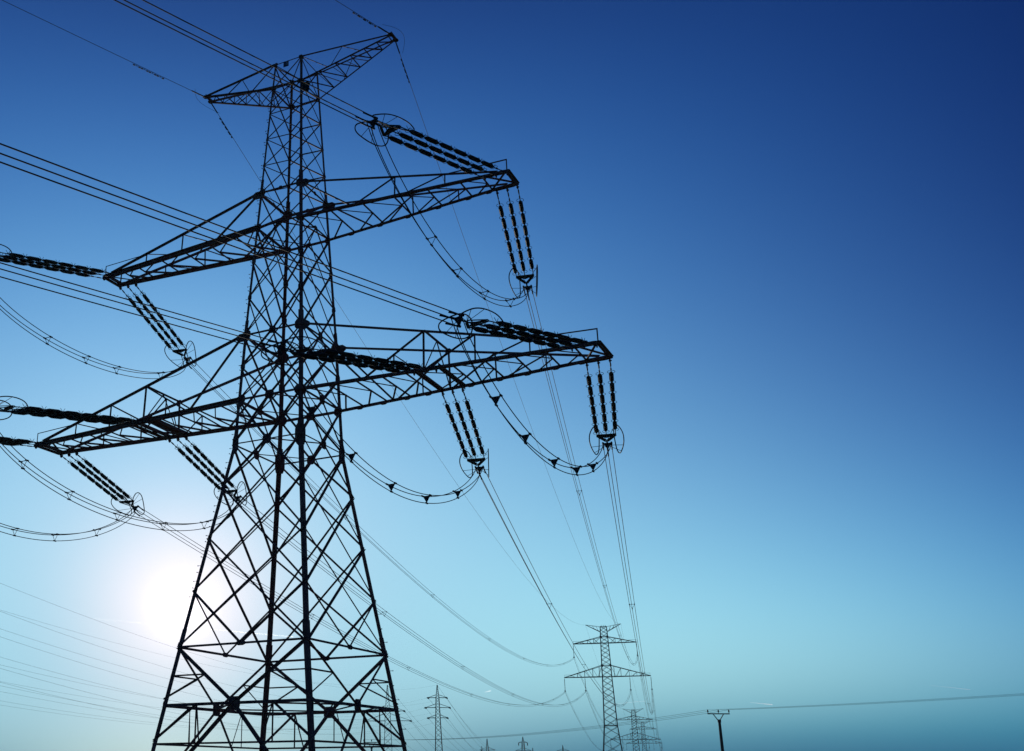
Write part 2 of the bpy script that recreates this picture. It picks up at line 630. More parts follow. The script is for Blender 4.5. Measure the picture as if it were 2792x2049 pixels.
for side in (1, -1):
    # upper arm
    tops = [('TB', 1.2, 3.85, 0.085), ('TB', 6.08, 4.1, 0.06), ('VV', 6.08, 0, 0.055), ('TB', 8.52, 6.6, 0.05), ('VV', 8.52, 0, 0.05)]
    arm, bp, tp, pt = make_arm(side, 'z3', 'z4', 11.49, 0.572, (2.75, 4.41, 5.98, 7.62, 9.2, 10.25), tops, 'crossarm', 0.15)
    rail(arm, pt, tp(8.52, -1))
    hangers(arm, bp, (10.44, 10.95, 11.45), side)
    UA = bp
    # lower arm
    tops = [('TB', 1.6, 4.6, 0.085), ('TB', 7.52, 4.75, 0.075), ('VV', 7.52, 0, 0.075), ('RB', (7.52, 4.75), (0.5, None), 0.05),
            ('RB', (7.52, 4.75), (0.5, 7.2), 0.05), ('TB', 9.8, 7.6, 0.07), ('VV', 9.8, 0, 0.06), ('TB', 12.15, 10.2, 0.055), ('VV', 12.15, 0, 0.05)]
    arm, bp, tp, pt = make_arm(side, 'z1', 'z2', 15.0, 0.85, (2.95, 4.25, 5.5, 6.6, 8.75, 10.15, 11.45, 12.75, 13.93), tops, 'crossarm', 0.155)
    rail(arm, pt, tp(12.15, -1))
    hangers(arm, bp, (7.1, 7.6, 8.1, 13.9, 14.4, 14.9), side)
    # the frame that carries the inner phase
    mb = MB()
    for x in (7.05, 8.15):
        mb.angle(bp(x, -1)+V((0, -0.15, 0.02)), bp(x, 1)+V((0, 0.15, 0.02)), 0.15, (0, 0, 1))
        mb.angle(bp(x+0.12, -1)+V((0, -0.15, 0.0)), bp(x+0.12, 1)+V((0, 0.15, 0.0)), 0.13, (0, 0, -1))
    a, b = tp(7.52, -1), tp(7.52, 1)
    mb.angle(a, b, 0.08, (0, 0, 1))
    m_ = (a+b)/2
    for s in (-1, 1):
        mb.angle(m_, bp(7.52, s), 0.065, (1, 0, 0))
    mb.plate(b, (0, 1, 0), (0, 0, 1), 0.3, 0.26, 0.02)
    mb.build('inner_phase_frame', STEEL, arm)
    LA = bp
    # earth wire arm: four chords meeting at the tip
    arm = bpy.data.objects.new('earth_wire_arm', None)
    C.objects.link(arm)
    arm.parent = T1
    T0 = {s: V((side*0.806, s*0.841, 36.8)) for s in (-1, 1)}
    B0 = {s: V((side*0.857, s*0.928, 35.27)) for s in (-1, 1)}
    Tp = {s: V((side*5.64, s*0.224, 36.81)) for s in (-1, 1)}
    for s in (-1, 1):
        mb = MB()
        mb.angle(T0[s], Tp[s], 0.085, (0, s, 0), jit=0)
        mb.build('top_chord', STEEL, arm)
        mb = MB()
        mb.angle(B0[s], Tp[s]+V((0, 0, -0.05)), 0.1 if s < 0 else 0.08, (0, s, 0), jit=0)
        mb.build('bottom_chord', STEEL, arm)
        mb = MB()
        t_ = lambda k, s=s: lerp(T0[s], Tp[s], k)
        b_ = lambda k, s=s: lerp(B0[s], Tp[s]+V((0, 0, -0.05)), k)
        for p, q in ((t_(0), b_(0.3)), (b_(0.33), t_(0.46)), (t_(0.46), b_(0.66))):
            mb.angle(p, q, 0.042, (0, s, 0))
        mb.build('web_bracing', STEEL, arm)
    mb = MB()
    ks = [0, 0.2, 0.38, 0.55, 0.7, 0.84, 0.97]
    for a, b in zip(ks, ks[1:]):
        bn = lambda k, s: lerp(B0[s], Tp[s]+V((0, 0, -0.05)), k)
        mb.angle(bn(a, -1), bn(b, 1), 0.045, (0, 0, 1))
        mb.angle(bn(b, -1), bn(b, 1), 0.045, (0, 0, 1))
        tn = lambda k, s: lerp(T0[s], Tp[s], k)
        mb.angle(tn(a, 1), bn(b, 1), 0.03, (0, 1, 0))
    mb.angle(Tp[-1]+V((0, -0.1, 0)), Tp[1]+V((0, 0.1, 0)), 0.12, (0, 0, 1))
    mb.plate(Tp[1]+V((side*0.02, 0.03, -0.03)), (0, 0, 1), (1, 0, 0), 0.3, 0.26, 0.03)
    mb.plate(Tp[-1]+V((side*0.0, -0.03, -0.03)), (0, 0, 1), (1, 0, 0), 0.3, 0.26, 0.03)
    mb.build('plan_bracing', STEEL, arm)

# number plate hanging from the top bar, small boxes on the body
P0 = lerp(cor('z6', 0), cor('z6', 1), 0.5)+V((-0.1, -0.05, -0.2))
mb = MB()
mb.box((0, 0, 0), 0.31, 0.012, 0.31)
for a in (-0.1, 0.1):
    mb.box((a, 0.004, 0.17), 0.02, 0.01, 0.06)
plate = mb.build('number_plate', PLATE, T1)
plate.location = P0
fc = bpy.data.curves.new('numerals', 'FONT')
fc.body = '18'
fc.size = 0.24
fc.align_x = 'CENTER'
fc.align_y = 'CENTER'
fc.extrude = 0.002
fo = bpy.data.objects.new('tmp', fc)
C.objects.link(fo)
bpy.context.view_layer.update()
me = bpy.data.meshes.new_from_object(fo)
bpy.data.objects.remove(fo)
me.name = 'numerals'
me.materials.clear()
me.materials.append(DIGIT)
nu = bpy.data.objects.new('numerals', me)
C.objects.link(nu)
nu.parent = plate
nu.location = (0, -0.0085, 0)
nu.rotation_euler = (R(90), 0, 0)
mb = MB()
mb.box((0, 0, 0), 0.3, 0.2, 0.34)
mb.box((0, 0, 0.19), 0.34, 0.24, 0.04)
mb.box((0, 0.14, 0), 0.1, 0.1, 0.4)
o = mb.build('junction_box', GALV, T1)
o.location = V((1.02, -0.72, 34.95))
mb = MB()
mb.box((0, 0, 0), 0.02, 0.12, 0.42)
o = mb.build('warning_plate', GALV, T1)
o.location = cor(4.25, 1)+V((0.03, 0.09, 0))
mb = MB()
mb.box((0, 0, 0), 0.12, 0.1, 0.32)
o = mb.build('earthing_clamp', GALV, T1)
o.location = cor(2.9, 3)+V((0.1, 0.0, 0))


# ============================================================ INSULATOR SETS
def frame_of(d):
    d = d.normalized()
    lat = d.cross(V((0, 0, 1))).normalized()
    upv = lat.cross(d)
    return lat, upv, d


um = MB()
prof = [(0.03, 0.0), (0.042, 0.01), (0.05, 0.03)]
z = 0.035
for k in range(12):
    rr = {0: 0.068, 1: 0.088, 10: 0.088, 11: 0.068}.get(k, 0.102)
    prof += [(rr-0.02, z), (rr, z+0.012), (rr*0.97, z+0.03), (rr-0.02, z+0.042)]
    z += 0.062
prof += [(0.05, z), (0.042, z+0.02), (0.03, z+0.03)]
UL_ = z+0.03
um.lathe(prof, 12)
UNIT = um.mesh('insulator_unit', PORC)
hm = MB()
for sgn in (1, -1):
    arc = [(sgn*(0.03+0.13*math.sin(a)), 0.0, 0.13*math.cos(a)*0.9) for a in [R(10+16*k) for k in range(11)]]
    hm.tube(arc, 0.011, 5)
arc = [(0, 0.02+0.16*k/4, 0.03*k) for k in range(5)]
hm.tube(arc, 0.011, 5)
arc = [(0, 0.02+0.16*k/4, -0.03*k) for k in range(5)]
hm.tube(arc, 0.011, 5)
hm.tube([(0, 0, -0.07), (0, 0, 0.07)], 0.024, 8)
HORN = hm.mesh('arcing_horn', GALV)
OFFS = [(-0.2, 0.11), (0.2, 0.11), (0.0, -0.24)]


def tension_set(xs, ya, za_, Pc, label, group, swung=-0.5):
    """three parallel strings from lugs at (x, ya, za_) to a yoke; Pc is the conductor clamp"""
    A = V((sum(xs)/3, ya, za_))
    d = (Pc-A)
    Ln = d.length
    lat, upv, d = frame_of(d)
    root = thing('tension_insulator_set', label, 'insulator', A, group)
    if (V((xs[2], ya, za_))-A).dot(lat) < 0:
        xs = xs[::-1]
    f0, f1 = 0.112, 0.80
    for i, x in enumerate(xs):
        a = V((x, ya, za_))-A
        b = d*Ln*0.845+lat*(i-1)*0.43
        sd = (b-a)
        sl_ = sd.length
        l2, u2_, s2 = frame_of(sd)
        Mr = Matrix((l2, u2_, s2)).transposed()
        mb = MB()
        # shackles and link chain between the arm and the first unit
        p0 = a
        p1 = a+s2*Ln*f0
        mb.tube([p0, p0+(p1-p0)*0.25], 0.02, 6)
        mb.tube([p0+(p1-p0)*0.2, p0+(p1-p0)*0.45], 0.034, 6)
        mb.tube([p0+(p1-p0)*0.42, p0+(p1-p0)*0.72], 0.02, 6)
        mb.tube([p0+(p1-p0)*0.7, p0+(p1-p0)*0.85], 0.036, 6)
        mb.tube([p0+(p1-p0)*0.85, p1], 0.02, 6)
        mb.tube([a+s2*Ln*f1, b], 0.024, 6)
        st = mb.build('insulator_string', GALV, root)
        st.location = (0, 0, 0)
        pitch = Ln*(f1-f0)/6
        sc = (pitch-0.08)/UL_
        for k in range(7):
            p = a+s2*(Ln*f0+k*pitch)
            if k < 6:
                o = bpy.data.objects.new('insulator_unit', UNIT)
                C.objects.link(o)
                o.parent = st
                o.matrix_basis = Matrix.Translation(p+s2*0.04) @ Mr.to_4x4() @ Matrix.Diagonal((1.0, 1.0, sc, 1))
            o = bpy.data.objects.new('arcing_horn', HORN)
            C.objects.link(o)
            o.parent = st
            o.matrix_basis = Matrix.Translation(p) @ Mr.to_4x4()
    # yoke: a bar across the strings and a V of plates to the apex
    mb = MB()
    yb = d*Ln*0.85
    ap = d*Ln*0.925
    for off in (-0.03, 0.03):
        o_ = upv*off
        mb.prism(yb-lat*0.46+o_, yb+lat*0.46+o_, [(-0.06, -0.008), (0.06, -0.008), (0.06, 0.008), (-0.06, 0.008)], d, upv)
        for s in (-1, 1):
            a_, b_ = yb+lat*s*0.43+o_*1.3, ap+lat*s*0.04+o_*1.3
            dd = (b_-a_).normalized()
            mb.prism(a_, b_, [(-0.05, -0.007), (0.05, -0.007), (0.05, 0.007), (-0.05, 0.007)], dd.cross(upv), upv)
        mb.tri(yb-lat*0.42+o_*1.6, yb+lat*0.42+o_*1.6, yb+d*0.2+o_*1.6, 0.012)
    mb.tube([ap, d*Ln*0.975], 0.04, 8)
    mb.build('yoke', GALV, root, origin=None).location = (0, 0, 0)
    # conductor clamp: hanging triangle plate with three dead-end sleeves
    mb = MB()
    cl = d*Ln*0.985
    pts = [cl+lat*x+upv*y for x, y in OFFS]
    for q in (-0.03, 0.03):
        mb.tri(pts[0]+d*q, pts[1]+d*q, pts[2]+d*q, 0.014)
    for p in pts:
        mb.tube([p-d*0.05, p+d*0.12], 0.05, 8)
        mb.tube([p+d*0.1, p+d*0.75], 0.034, 8)
    mb.build('conductor_clamp', GALV, root).location = (0, 0, 0)
    # racket-shaped arcing rings either side of the yoke
    shape = [(-1.18, 0.05), (-1.1, 0.26), (-0.85, 0.40), (-0.5, 0.46), (-0.1, 0.42), (0.35, 0.27), (0.75, 0.1), (0.98, -0.02), (1.06, -0.12),
             (1.0, -0.24), (0.8, -0.31), (0.4, -0.35), (-0.1, -0.37), (-0.6, -0.34), (-0.95, -0.25), (-1.14, -0.12)]
    # smooth the outline once (corner cutting)
    for _ in range(2):
        ns = []
        for i in range(len(shape)):
            a, b = shape[i], shape[(i+1) % len(shape)]
            ns += [(0.75*a[0]+0.25*b[0], 0.75*a[1]+0.25*b[1]), (0.25*a[0]+0.75*b[0], 0.25*a[1]+0.75*b[1])]
        shape = ns
    for s in (-1, 1):
        c_ = d*Ln*0.925+lat*s*0.54
        ax = (d-lat*s*0.13).normalized()
        av = (upv+lat*s*(swung if s > 0 else -0.5)).normalized()
        mb = MB()
        P = [c_+ax*x+av*y*1.12 for x, y in shape]
        mb.tube(P, 0.026, 6, closed=True)
        for src, dst in ((ap, (0.1, 0.38)), (ap, (-0.6, 0.44)), (cl, (0.55, -0.34)), (cl, (-0.2, -0.37)), (ap, (-0.1, 0.0))):
            if dst == (-0.1, 0.0):
                continue
            mb.tube([src, c_+ax*dst[0]+av*dst[1]*1.12], 0.012, 5)
        mb.build('arcing_ring', GALV, root).location = (0, 0, 0)
    return A, Pc, d, lat, upv


zu, zl = 27.13-0.16, 18.13-0.16
yU = UA(10.95, 1).y+0.12
yL = LA(14.4, 1).y+0.12
yI = LA(7.6, 1).y+0.12
SETS = {
    # key: xs, y, z, clamp far, clamp near, words
    'UR': ((10.44, 10.95, 11.45), yU, zu, V((9.03, 8.70, 25.68)), V((8.73, -8.64, 25.84)), 'upper right arm end'),
    'LR': ((13.9, 14.4, 14.9), yL, zl, V((12.46, 8.95, 16.73)), V((12.11, -8.87, 16.67)), 'lower right arm end'),
    'LRi': ((7.1, 7.6, 8.1), yI, zl, V((5.66, 9.44, 16.56)), V((5.11, -9.33, 16.79)), 'lower right arm middle'),
    'UL': ((-10.44, -10.95, -11.45), yU, zu, V((-12.73, 8.73, 25.73)), V((-12.66, -8.68, 25.37)), 'upper left arm end'),
    'LL': ((-13.9, -14.4, -14.9), yL, zl, V((-16.25, 9.02, 16.93)), V((-17.6, -8.96, 17.3)), 'lower left arm end'),
    'LLi': ((-7.1, -7.6, -8.1), yI, zl, V((-9.24, 9.52, 16.81)), V((-9.92, -9.35, 16.92)), 'lower left arm middle'),
}
G1 = 'triple insulator sets of the big tower'
CL = {}
for k, (xs, y, z, Pf, Pn, words) in SETS.items():
    CL[k, 1] = tension_set(xs, y, z, Pf, 'three hanging insulator strings sloping away below the '+words, G1, {'UR': 0.0, 'LRi': 0.0, 'LR': -0.5}.get(k, 0.3))
    CL[k, -1] = tension_set(xs, -y, z, Pn, 'three insulator strings stretching toward the viewer from the '+words, G1)


# ============================================================ CONDUCTORS
def para(A, B, sag, n=40, p=1.0):
    out = []
    for i in range(n+1):
        t = i/n
        q = lerp(A, B, t)
        out.append(q-V((0, 0, sag*(4*t*(1-t))**p)))
    return out


def bundle(name, label, group, A, B, sag, r, spacers, p=1.0, n=40, wn='conductor', filled=False, r3=None, spname='spacer', endA=None, endB=None):
    root = thing(name, label, 'power line', A, group)
    path = para(A, B, sag, n, p)
    hd = (B-A)
    hd.z = 0
    hd.normalize()
    lat = hd.cross(V((0, 0, 1)))
    for x, y in OFFS:
        mb = MB()
        pts = [q-A+lat*x+V((0, 0, y)) for q in path]
        mb.tube(pts, r, 5, rend=r3)
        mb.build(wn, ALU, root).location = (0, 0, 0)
    for t in spacers:
        q = lerp(A, B, t)-V((0, 0, sag*(4*t*(1-t))**p))-A
        pp = [q+lat*x+V((0, 0, y)) for x, y in OFFS]
        mb = MB()
        if filled:
            c_ = (pp[0]+pp[1]+pp[2])/3
            k2 = [c_+(w_-c_)*0.95 for w_ in pp]
            mb.tri(k2[0], k2[1], k2[2], 0.03)
            for a_, b_ in zip(k2, pp):
                mb.tube([a_, b_], 0.025, 6)
        else:
            for i in range(3):
                mb.tube([pp[i], pp[(i+1) % 3]], 0.013 if i else 0.018, 5)
        for w_ in pp:
            mb.tube([w_-hd*0.09, w_+hd*0.09], 0.042, 6)
        mb.build(spname, GALV, root).location = (0, 0, 0)
    return root


JP = {  # key: sag, power, spacer positions
    'UR': (3.0, 0.8, (0.312, 0.465, 0.645, 0.842), False, 'jumper loop with thin spacers hanging under the right end of the upper crossarm'),
    'LR': (2.8, 0.8, (0.192, 0.355, 0.54, 0.708, 0.848), True, 'jumper loop with solid triangle spacers under the right end of the lower crossarm'),
    'LRi': (3.2, 0.8, (0.13, 0.295, 0.478, 0.662, 0.848), True, 'jumper loop with solid triangle spacers just right of the tower body'),
    'UL': (2.4, 0.6, (0.3, 0.473, 0.62, 0.85), False, 'uppermost jumper loop left of the tower, below the upper crossarm'),
    'LLi': (3.0, 0.6, (0.14, 0.298, 0.475, 0.66, 0.84), False, 'long jumper loop left of the tower body ending at its leg'),
    'LL': (3.2, 0.8, (0.3, 0.508, 0.662, 0.832), False, 'lowest jumper loop by the left edge of the picture'),
}
JEND = {'UL': V((-12.66+0.5, -8.68, 25.37-1)), 'LL': V((-16.11-1.5, -8.96, 16.37+1))}
for k, (sag, p, sp, fl, lab) in JP.items():
    A = CL[k, -1][1]
    if k in JEND:
        A = JEND[k]
    B = CL[k, 1][1]
    bundle('jumper_loop', lab, 'jumper loops of the big tower', A, B, sag, 0.02, sp, p, 48, 'jumper_cable', fl)

rot = R(13.1)
FAR = [(V((-82.3, 352.5, 0)), 0.0), (V((-151.3, 658.4, 0)), -11.55), (V((-217.1, 947.6, 0)), -5.35)]
PX = {'UR': (11.08, 42.6), 'UL': (-11.08, 42.6), 'LR': (14.98, 30.9), 'LL': (-14.98, 30.9), 'LRi': (7.77, 30.9), 'LLi': (-7.77, 30.9), 'ER': (6.21, 54.1), 'EL': (-6.21, 54.1)}


def fpt(i, k):
    b, dz = FAR[i]
    x, z = PX[k]
    return V((b.x+x*math.cos(rot), b.y+x*math.sin(rot), z+dz))


SAG = {'UR': 9.2, 'LR': 10.0, 'LRi': 8.1, 'UL': 8.7, 'LLi': 7.8, 'LL': 7.7, 'ER': 7.9, 'EL': 7.4}
WORD = {'UR': 'upper right arm end', 'LR': 'lower right arm end', 'LRi': 'lower right arm middle',
        'UL': 'upper left arm end', 'LL': 'lower left arm end', 'LLi': 'lower left arm middle',
        'ER': 'right peak', 'EL': 'left peak'}
FW = ['big tower', 'first distant tower to the second', 'second distant tower to the third']
for k in ('UR', 'LR', 'LRi', 'UL', 'LLi', 'LL'):
    A, Pc, d, lat, upv = CL[k, 1]
    bundle('conductor_bundle', 'three sagging wires from the big tower\'s '+WORD[k]+' to the distant towers', 'outgoing conductor bundles', Pc, fpt(0, k), SAG[k], 0.018,
           (0.105, 0.225, 0.37, 0.52, 0.68, 0.85), n=90, r3=0.026)
    for i in (0, 1):
        bundle('conductor_bundle', 'faint wires, '+WORD[k]+', from the '+FW[i+1], 'far conductor bundles', fpt(i, k), fpt(i+1, k), 8.5, 0.026,
               (0.12, 0.3, 0.5, 0.7, 0.88), n=40, r3=0.03)
    # incoming span, passing over the viewer to the tower behind
    A, Pc, d, lat, upv = CL[k, -1]
    az = R(15.5)
    Ls = 300.0
    Bp = Pc+V((-math.sin(az)*Ls, -math.cos(az)*Ls, 1.5))
    s_in = {'UR': 6.9, 'LR': 5.6, 'LRi': 5.6}.get(k, 6.2)
    full = para(Pc, Bp, s_in, 120)
    root = thing('conductor_bundle', 'three taut wires rising up-left over the viewer from the '+WORD[k], 'power line', Pc, 'incoming conductor bundles')
    lt = V((math.cos(az), -math.sin(az), 0))
    for x, y in OFFS:
        mb = MB()
        mb.tube([q-Pc+lt*x+V((0, 0, y)) for q in full[:61]], 0.021, 6)
        mb.build('conductor', ALU, root).location = (0, 0, 0)


def damper(mb, p, d):
    q = p+V((0, 0, -0.09))
    mb.tube([p, q], 0.02, 5)
    mb.tube([q-d*0.17, q+d*0.17], 0.01, 5)
    for s in (-1, 1):
        mb.tube([q+d*s*0.12, q+d*s*0.22], 0.04, 6)


for k, sx in (('ER', 1), ('EL', -1)):
    A = V((sx*5.64, 0.3, 36.72))
    pts = para(A, fpt(0, k), SAG[k], 90)
    root = thing('earth_wire', 'thin single wire falling from the big tower\'s '+WORD[k]+' to the distant towers', 'power line', A, 'earth wires')
    mb = MB()
    mb.tube([q-A for q in pts], 0.013, 5, rend=0.02)
    mb.build('wire', ALU, root).location = (0, 0, 0)
    dd = (pts[1]-pts[0]).normalized()
    mb = MB()
    mb.tube([V((0, 0, 0)), dd*0.9], 0.035, 6)
    mb.build('dead_end_clamp', GALV, root).location = (0, 0, 0)
    for t in (1.5, 2.0, 2.5, 3.0):
        mb = MB()
        damper(mb, dd*t, dd)
        mb.build('damper', GALV, root).location = (0, 0, 0)
    for i in (0, 1):
        A2 = fpt(i, k)
        mb = MB()
        mb.tube([q-A2 for q in para(A2, fpt(i+1, k), 7.5, 40)], 0.02, 5)
        o = mb.build('earth_wire', ALU)
        o.location = A2
        tag(o, 'faint single wire, '+WORD[k]+', from the '+FW[i+1], 'power line', 'far earth wires')
    # incoming
    A = V((sx*5.64, -0.3, 36.76))
    az = R(15.5)
    Bp = A+V((-math.sin(az)*300, -math.cos(az)*300, 1.0))
    pts = para(A, Bp, 5.0, 120)
    root = thing('earth_wire', 'thin single wire rising up-left from the big tower\'s '+WORD[k], 'power line', A, 'earth wires')
    mb = MB()
    mb.tube([q-A for q in pts[:61]], 0.014, 5)
    mb.build('wire', ALU, root).location = (0, 0, 0)
    dd = (pts[1]-pts[0]).normalized()
    mb = MB()
    mb.tube([V((0, 0, 0)), dd*0.9], 0.035, 6)
    mb.build('dead_end_clamp', GALV, root).location = (0, 0, 0)
    for t in (1.3, 1.7, 2.1, 2.5) if sx > 0 else (3.0, 3.5, 4.0, 4.5):
        mb = MB()
        damper(mb, dd*t, dd)
        mb.build('damper', GALV, root).location = (0, 0, 0)
    # bonding loop round the tip
    mb = MB()
    a_, b_ = V((0, -0.9, -0.03)), V((0, 1.4, -0.2))
    lp = [lerp(a_, b_, t/16)+V((sx*0.55*math.sin(math.pi*t/16), 0, 0.15*math.sin(math.pi*t/16))) for t in range(17)]
    mb.tube(lp, 0.008, 5)
    mb.build('bonding_loop', ALU, root).location = (0, 0, 0)


# ============================================================ DISTANT TOWERS
def far_tower(i, label):
    base, dz = FAR[i]
    root = thing('lattice_tower', label, 'pylon', base, 'distant towers of the same line')
    root.rotation_euler = (0, 0, rot)
    lw = 0.18+0.03*i
    Z = lambda z: z+dz
    prof_ = [(53.3, 0.98), (49.7, 1.15), (47.47, 1.2), (39.68, 1.45), (35.78, 1.5), (19.2, 2.12), (10.95, 3.0), (0, 4.3)]
    prof_ = [(Z(a), b) for a, b in prof_]
    while prof_[-2][0] < 2:
        prof_.pop(-2)
    prof_[-1] = (0.0, prof_[-2][1]+(prof_[-2][0])*0.115)

    def w_(z):
        for a, b in zip(prof_, prof_[1:]):
            if b[0] <= z <= a[0]:
                return lerp(b[1], a[1], (z-b[0])/(a[0]-b[0]))
        return prof_[0][1]

    def c(z, k):
        s = ((-1, -1), (1, -1), (1, 1), (-1, 1))[k % 4]
        return V((s[0]*w_(z), s[1]*w_(z), z))

    def put(mb, name, par=root):
        o = mb.build(name, STEEL)
        o.parent = par
        return o
    for k in range(4):
        mb = MB()
        for a, b in zip(prof_, prof_[1:]):
            mb.angle(c(b[0], k), c(a[0], k), lw*1.5, (((-1, -1), (1, -1), (1, 1), (-1, 1))[k][0], 0, 0), jit=0)
        for zz in (49.7, 39.68):
            mb.plate(c(Z(zz), k), (0, 1, 0), (0, 0, 1), 0.75, 0.75, 0.05)
        put(mb, 'leg')
    # bracing levels
    zs = [Z(53.3)]
    while zs[-1] > 2.0:
        zs.append(max(0.3, zs[-1]-w_(zs[-1])*1.25))
    for k in range(4):
        mb = MB()
        for a, b in zip(zs, zs[1:]):
            mb.angle(c(a, k), c(b, k+1), lw*0.6, FNORM[k])
            mb.angle(c(b, k), c(a, k+1), lw*0.6, FNORM[k])
        for zz in (53.3, 49.7, 47.47, 39.68, 35.78, 19.2):
            if Z(zz) > 1:
                mb.angle(c(Z(zz), k), c(Z(zz), k+1), lw*0.9, FNORM[k])
        put(mb, 'bracing_panel')
    for side in (-1, 1):
        for zb_, zt_, Lt, vs, name in ((47.47, 49.7, 11.2, (3.8, 6.0, 8.4), 'crossarm'), (35.78, 39.68, 15.0, (2.6, 4.9, 7.77, 10.3, 12.6), 'crossarm')):
            mb = MB()
            for s in (-1, 1):
                w = w_(Z(zb_))
                B0_ = V((side*w, s*w, Z(zb_)))
                Bt_ = V((side*Lt, s*0.35, Z(zb_)))
                wt = w_(Z(zt_))
                T0_ = V((side*wt, s*wt, Z(zt_)))
                mb.angle(B0_, Bt_, lw*1.1, (0, s, 0))
                mb.angle(T0_, Bt_, lw*0.95, (0, s, 0))
                lastb = None
                for q, x in enumerate(vs):
                    t = (x-w)/(Lt-w)
                    tb, tt = lerp(B0_, Bt_, t), lerp(T0_, Bt_, t)
                    mb.angle(tb, tt, lw*0.55, (0, s, 0))
                    t2 = (x-1.6-w)/(Lt-w)
                    if t2 > 0:
                        mb.angle(tt, lerp(B0_, Bt_, t2), lw*0.5, (0, s, 0))
                    if q == 0:
                        mb.angle(T0_, lerp(B0_, Bt_, (x-0.8)/(Lt)), lw*0.5, (0, s, 0))
                for q in range(8):
                    t, t2 = q/8, (q+1)/8
                    if s < 0:
                        a_ = lerp(B0_, Bt_, t)
                        b_ = lerp(V((side*w, w, Z(zb_))), V((side*Lt, 0.35, Z(zb_))), t2)
                        mb.angle(a_, b_, lw*0.5, (0, 0, 1))
            # handrail of the tip
            mb.angle((side*(Lt-0.2), 0, Z(zb_)), (side*(Lt-0.2), 0, Z(zb_)+0.9), lw*0.4)
            mb.angle((side*(Lt-0.2), 0, Z(zb_)+0.9), (side*(Lt*0.75), 0, Z(zb_)+0.9), lw*0.4)
            put(mb, name)
        mb = MB()
        for s in (-1, 1):
            w = w_(Z(53.0))
            w2 = w_(Z(51.4))
            T_ = V((side*6.25, s*0.1, Z(54.1)))
            mb.angle(V((side*w, s*w, Z(53.2))), T_, lw*0.45, (0, s, 0))
            mb.angle(V((side*w2, s*w2, Z(51.4))), T_, lw*0.9, (0, s, 0))
            for t in (0.3, 0.55):
                mb.angle(lerp(V((side*w, s*w, Z(53.2))), T_, t), lerp(V((side*w2, s*w2, Z(51.4))), T_, t-0.15), lw*0.45, (0, s, 0))
        put(mb, 'earth_wire_arm')
    # bird guards / small horns on the top ring
    mb = MB()
    for x in (-0.7, 0, 0.7):
        mb.tube([(x, 0, Z(53.3)), (x, 0, Z(53.9))], 0.06, 5)
    put(mb, 'top_spikes')
    return root


TN = ['nearest of the distant towers, dark and complete with two wide crossarms', 'second distant tower, smaller and bluish, right behind the nearest one', 'third distant tower, faintest, its arms overlapping the second one']
for i in range(3):
    far_tower(i, TN[i])

ORD = ['nearest distant tower', 'second distant tower', 'third distant tower']
sm = MB()
sm.tube([(0, 0, 0), (0, 0, -0.5)], 0.05, 6)
pr = [(0.05, -4.5)]
z = -4.45
while z < -0.5:
    pr += [(0.07, z), (0.125, z+0.03), (0.125, z+0.06), (0.07, z+0.09)]
    z += 0.15
sm.lathe([(r_, z_) for r_, z_ in pr], 8)
SUSM = sm.mesh('insulator_string', PORC)
cm = MB()
cm.tube([(-0.3, 0, -4.62), (0, 0, -4.5), (0.3, 0, -4.62)], 0.05, 6)
cm.tri((-0.25, 0.02, -4.6), (0.25, 0.02, -4.6), (0, 0.02, -5.05), 0.05)
cm.tube([(0.3*math.cos(a), 0.3*math.sin(a), -4.4) for a in [2*math.pi*q/12 for q in range(12)]], 0.03, 5, closed=True)
CLM = cm.mesh('suspension_clamp', GALV)
for i in range(3):
    for k in ('UR', 'UL', 'LR', 'LL', 'LRi', 'LLi'):
        p = fpt(i, k)
        top = V((p.x, p.y, (47.47 if k[0] == 'U' else 35.78)+FAR[i][1]-0.05))
        r_ = thing('suspension_insulator', 'vertical insulator string, '+WORD[k]+' of the '+ORD[i], 'insulator', top, 'suspension insulators of the distant towers')
        r_.rotation_euler = (0, 0, rot)
        o = bpy.data.objects.new('insulator_string', SUSM)
        C.objects.link(o)
        o.parent = r_
        o = bpy.data.objects.new('suspension_clamp', CLM)
        C.objects.link(o)
        o.parent = r_


# ============================================================ OTHER LINES IN THE BACKGROUND
def hz(v):
    return V((v.x, v.y, 0))


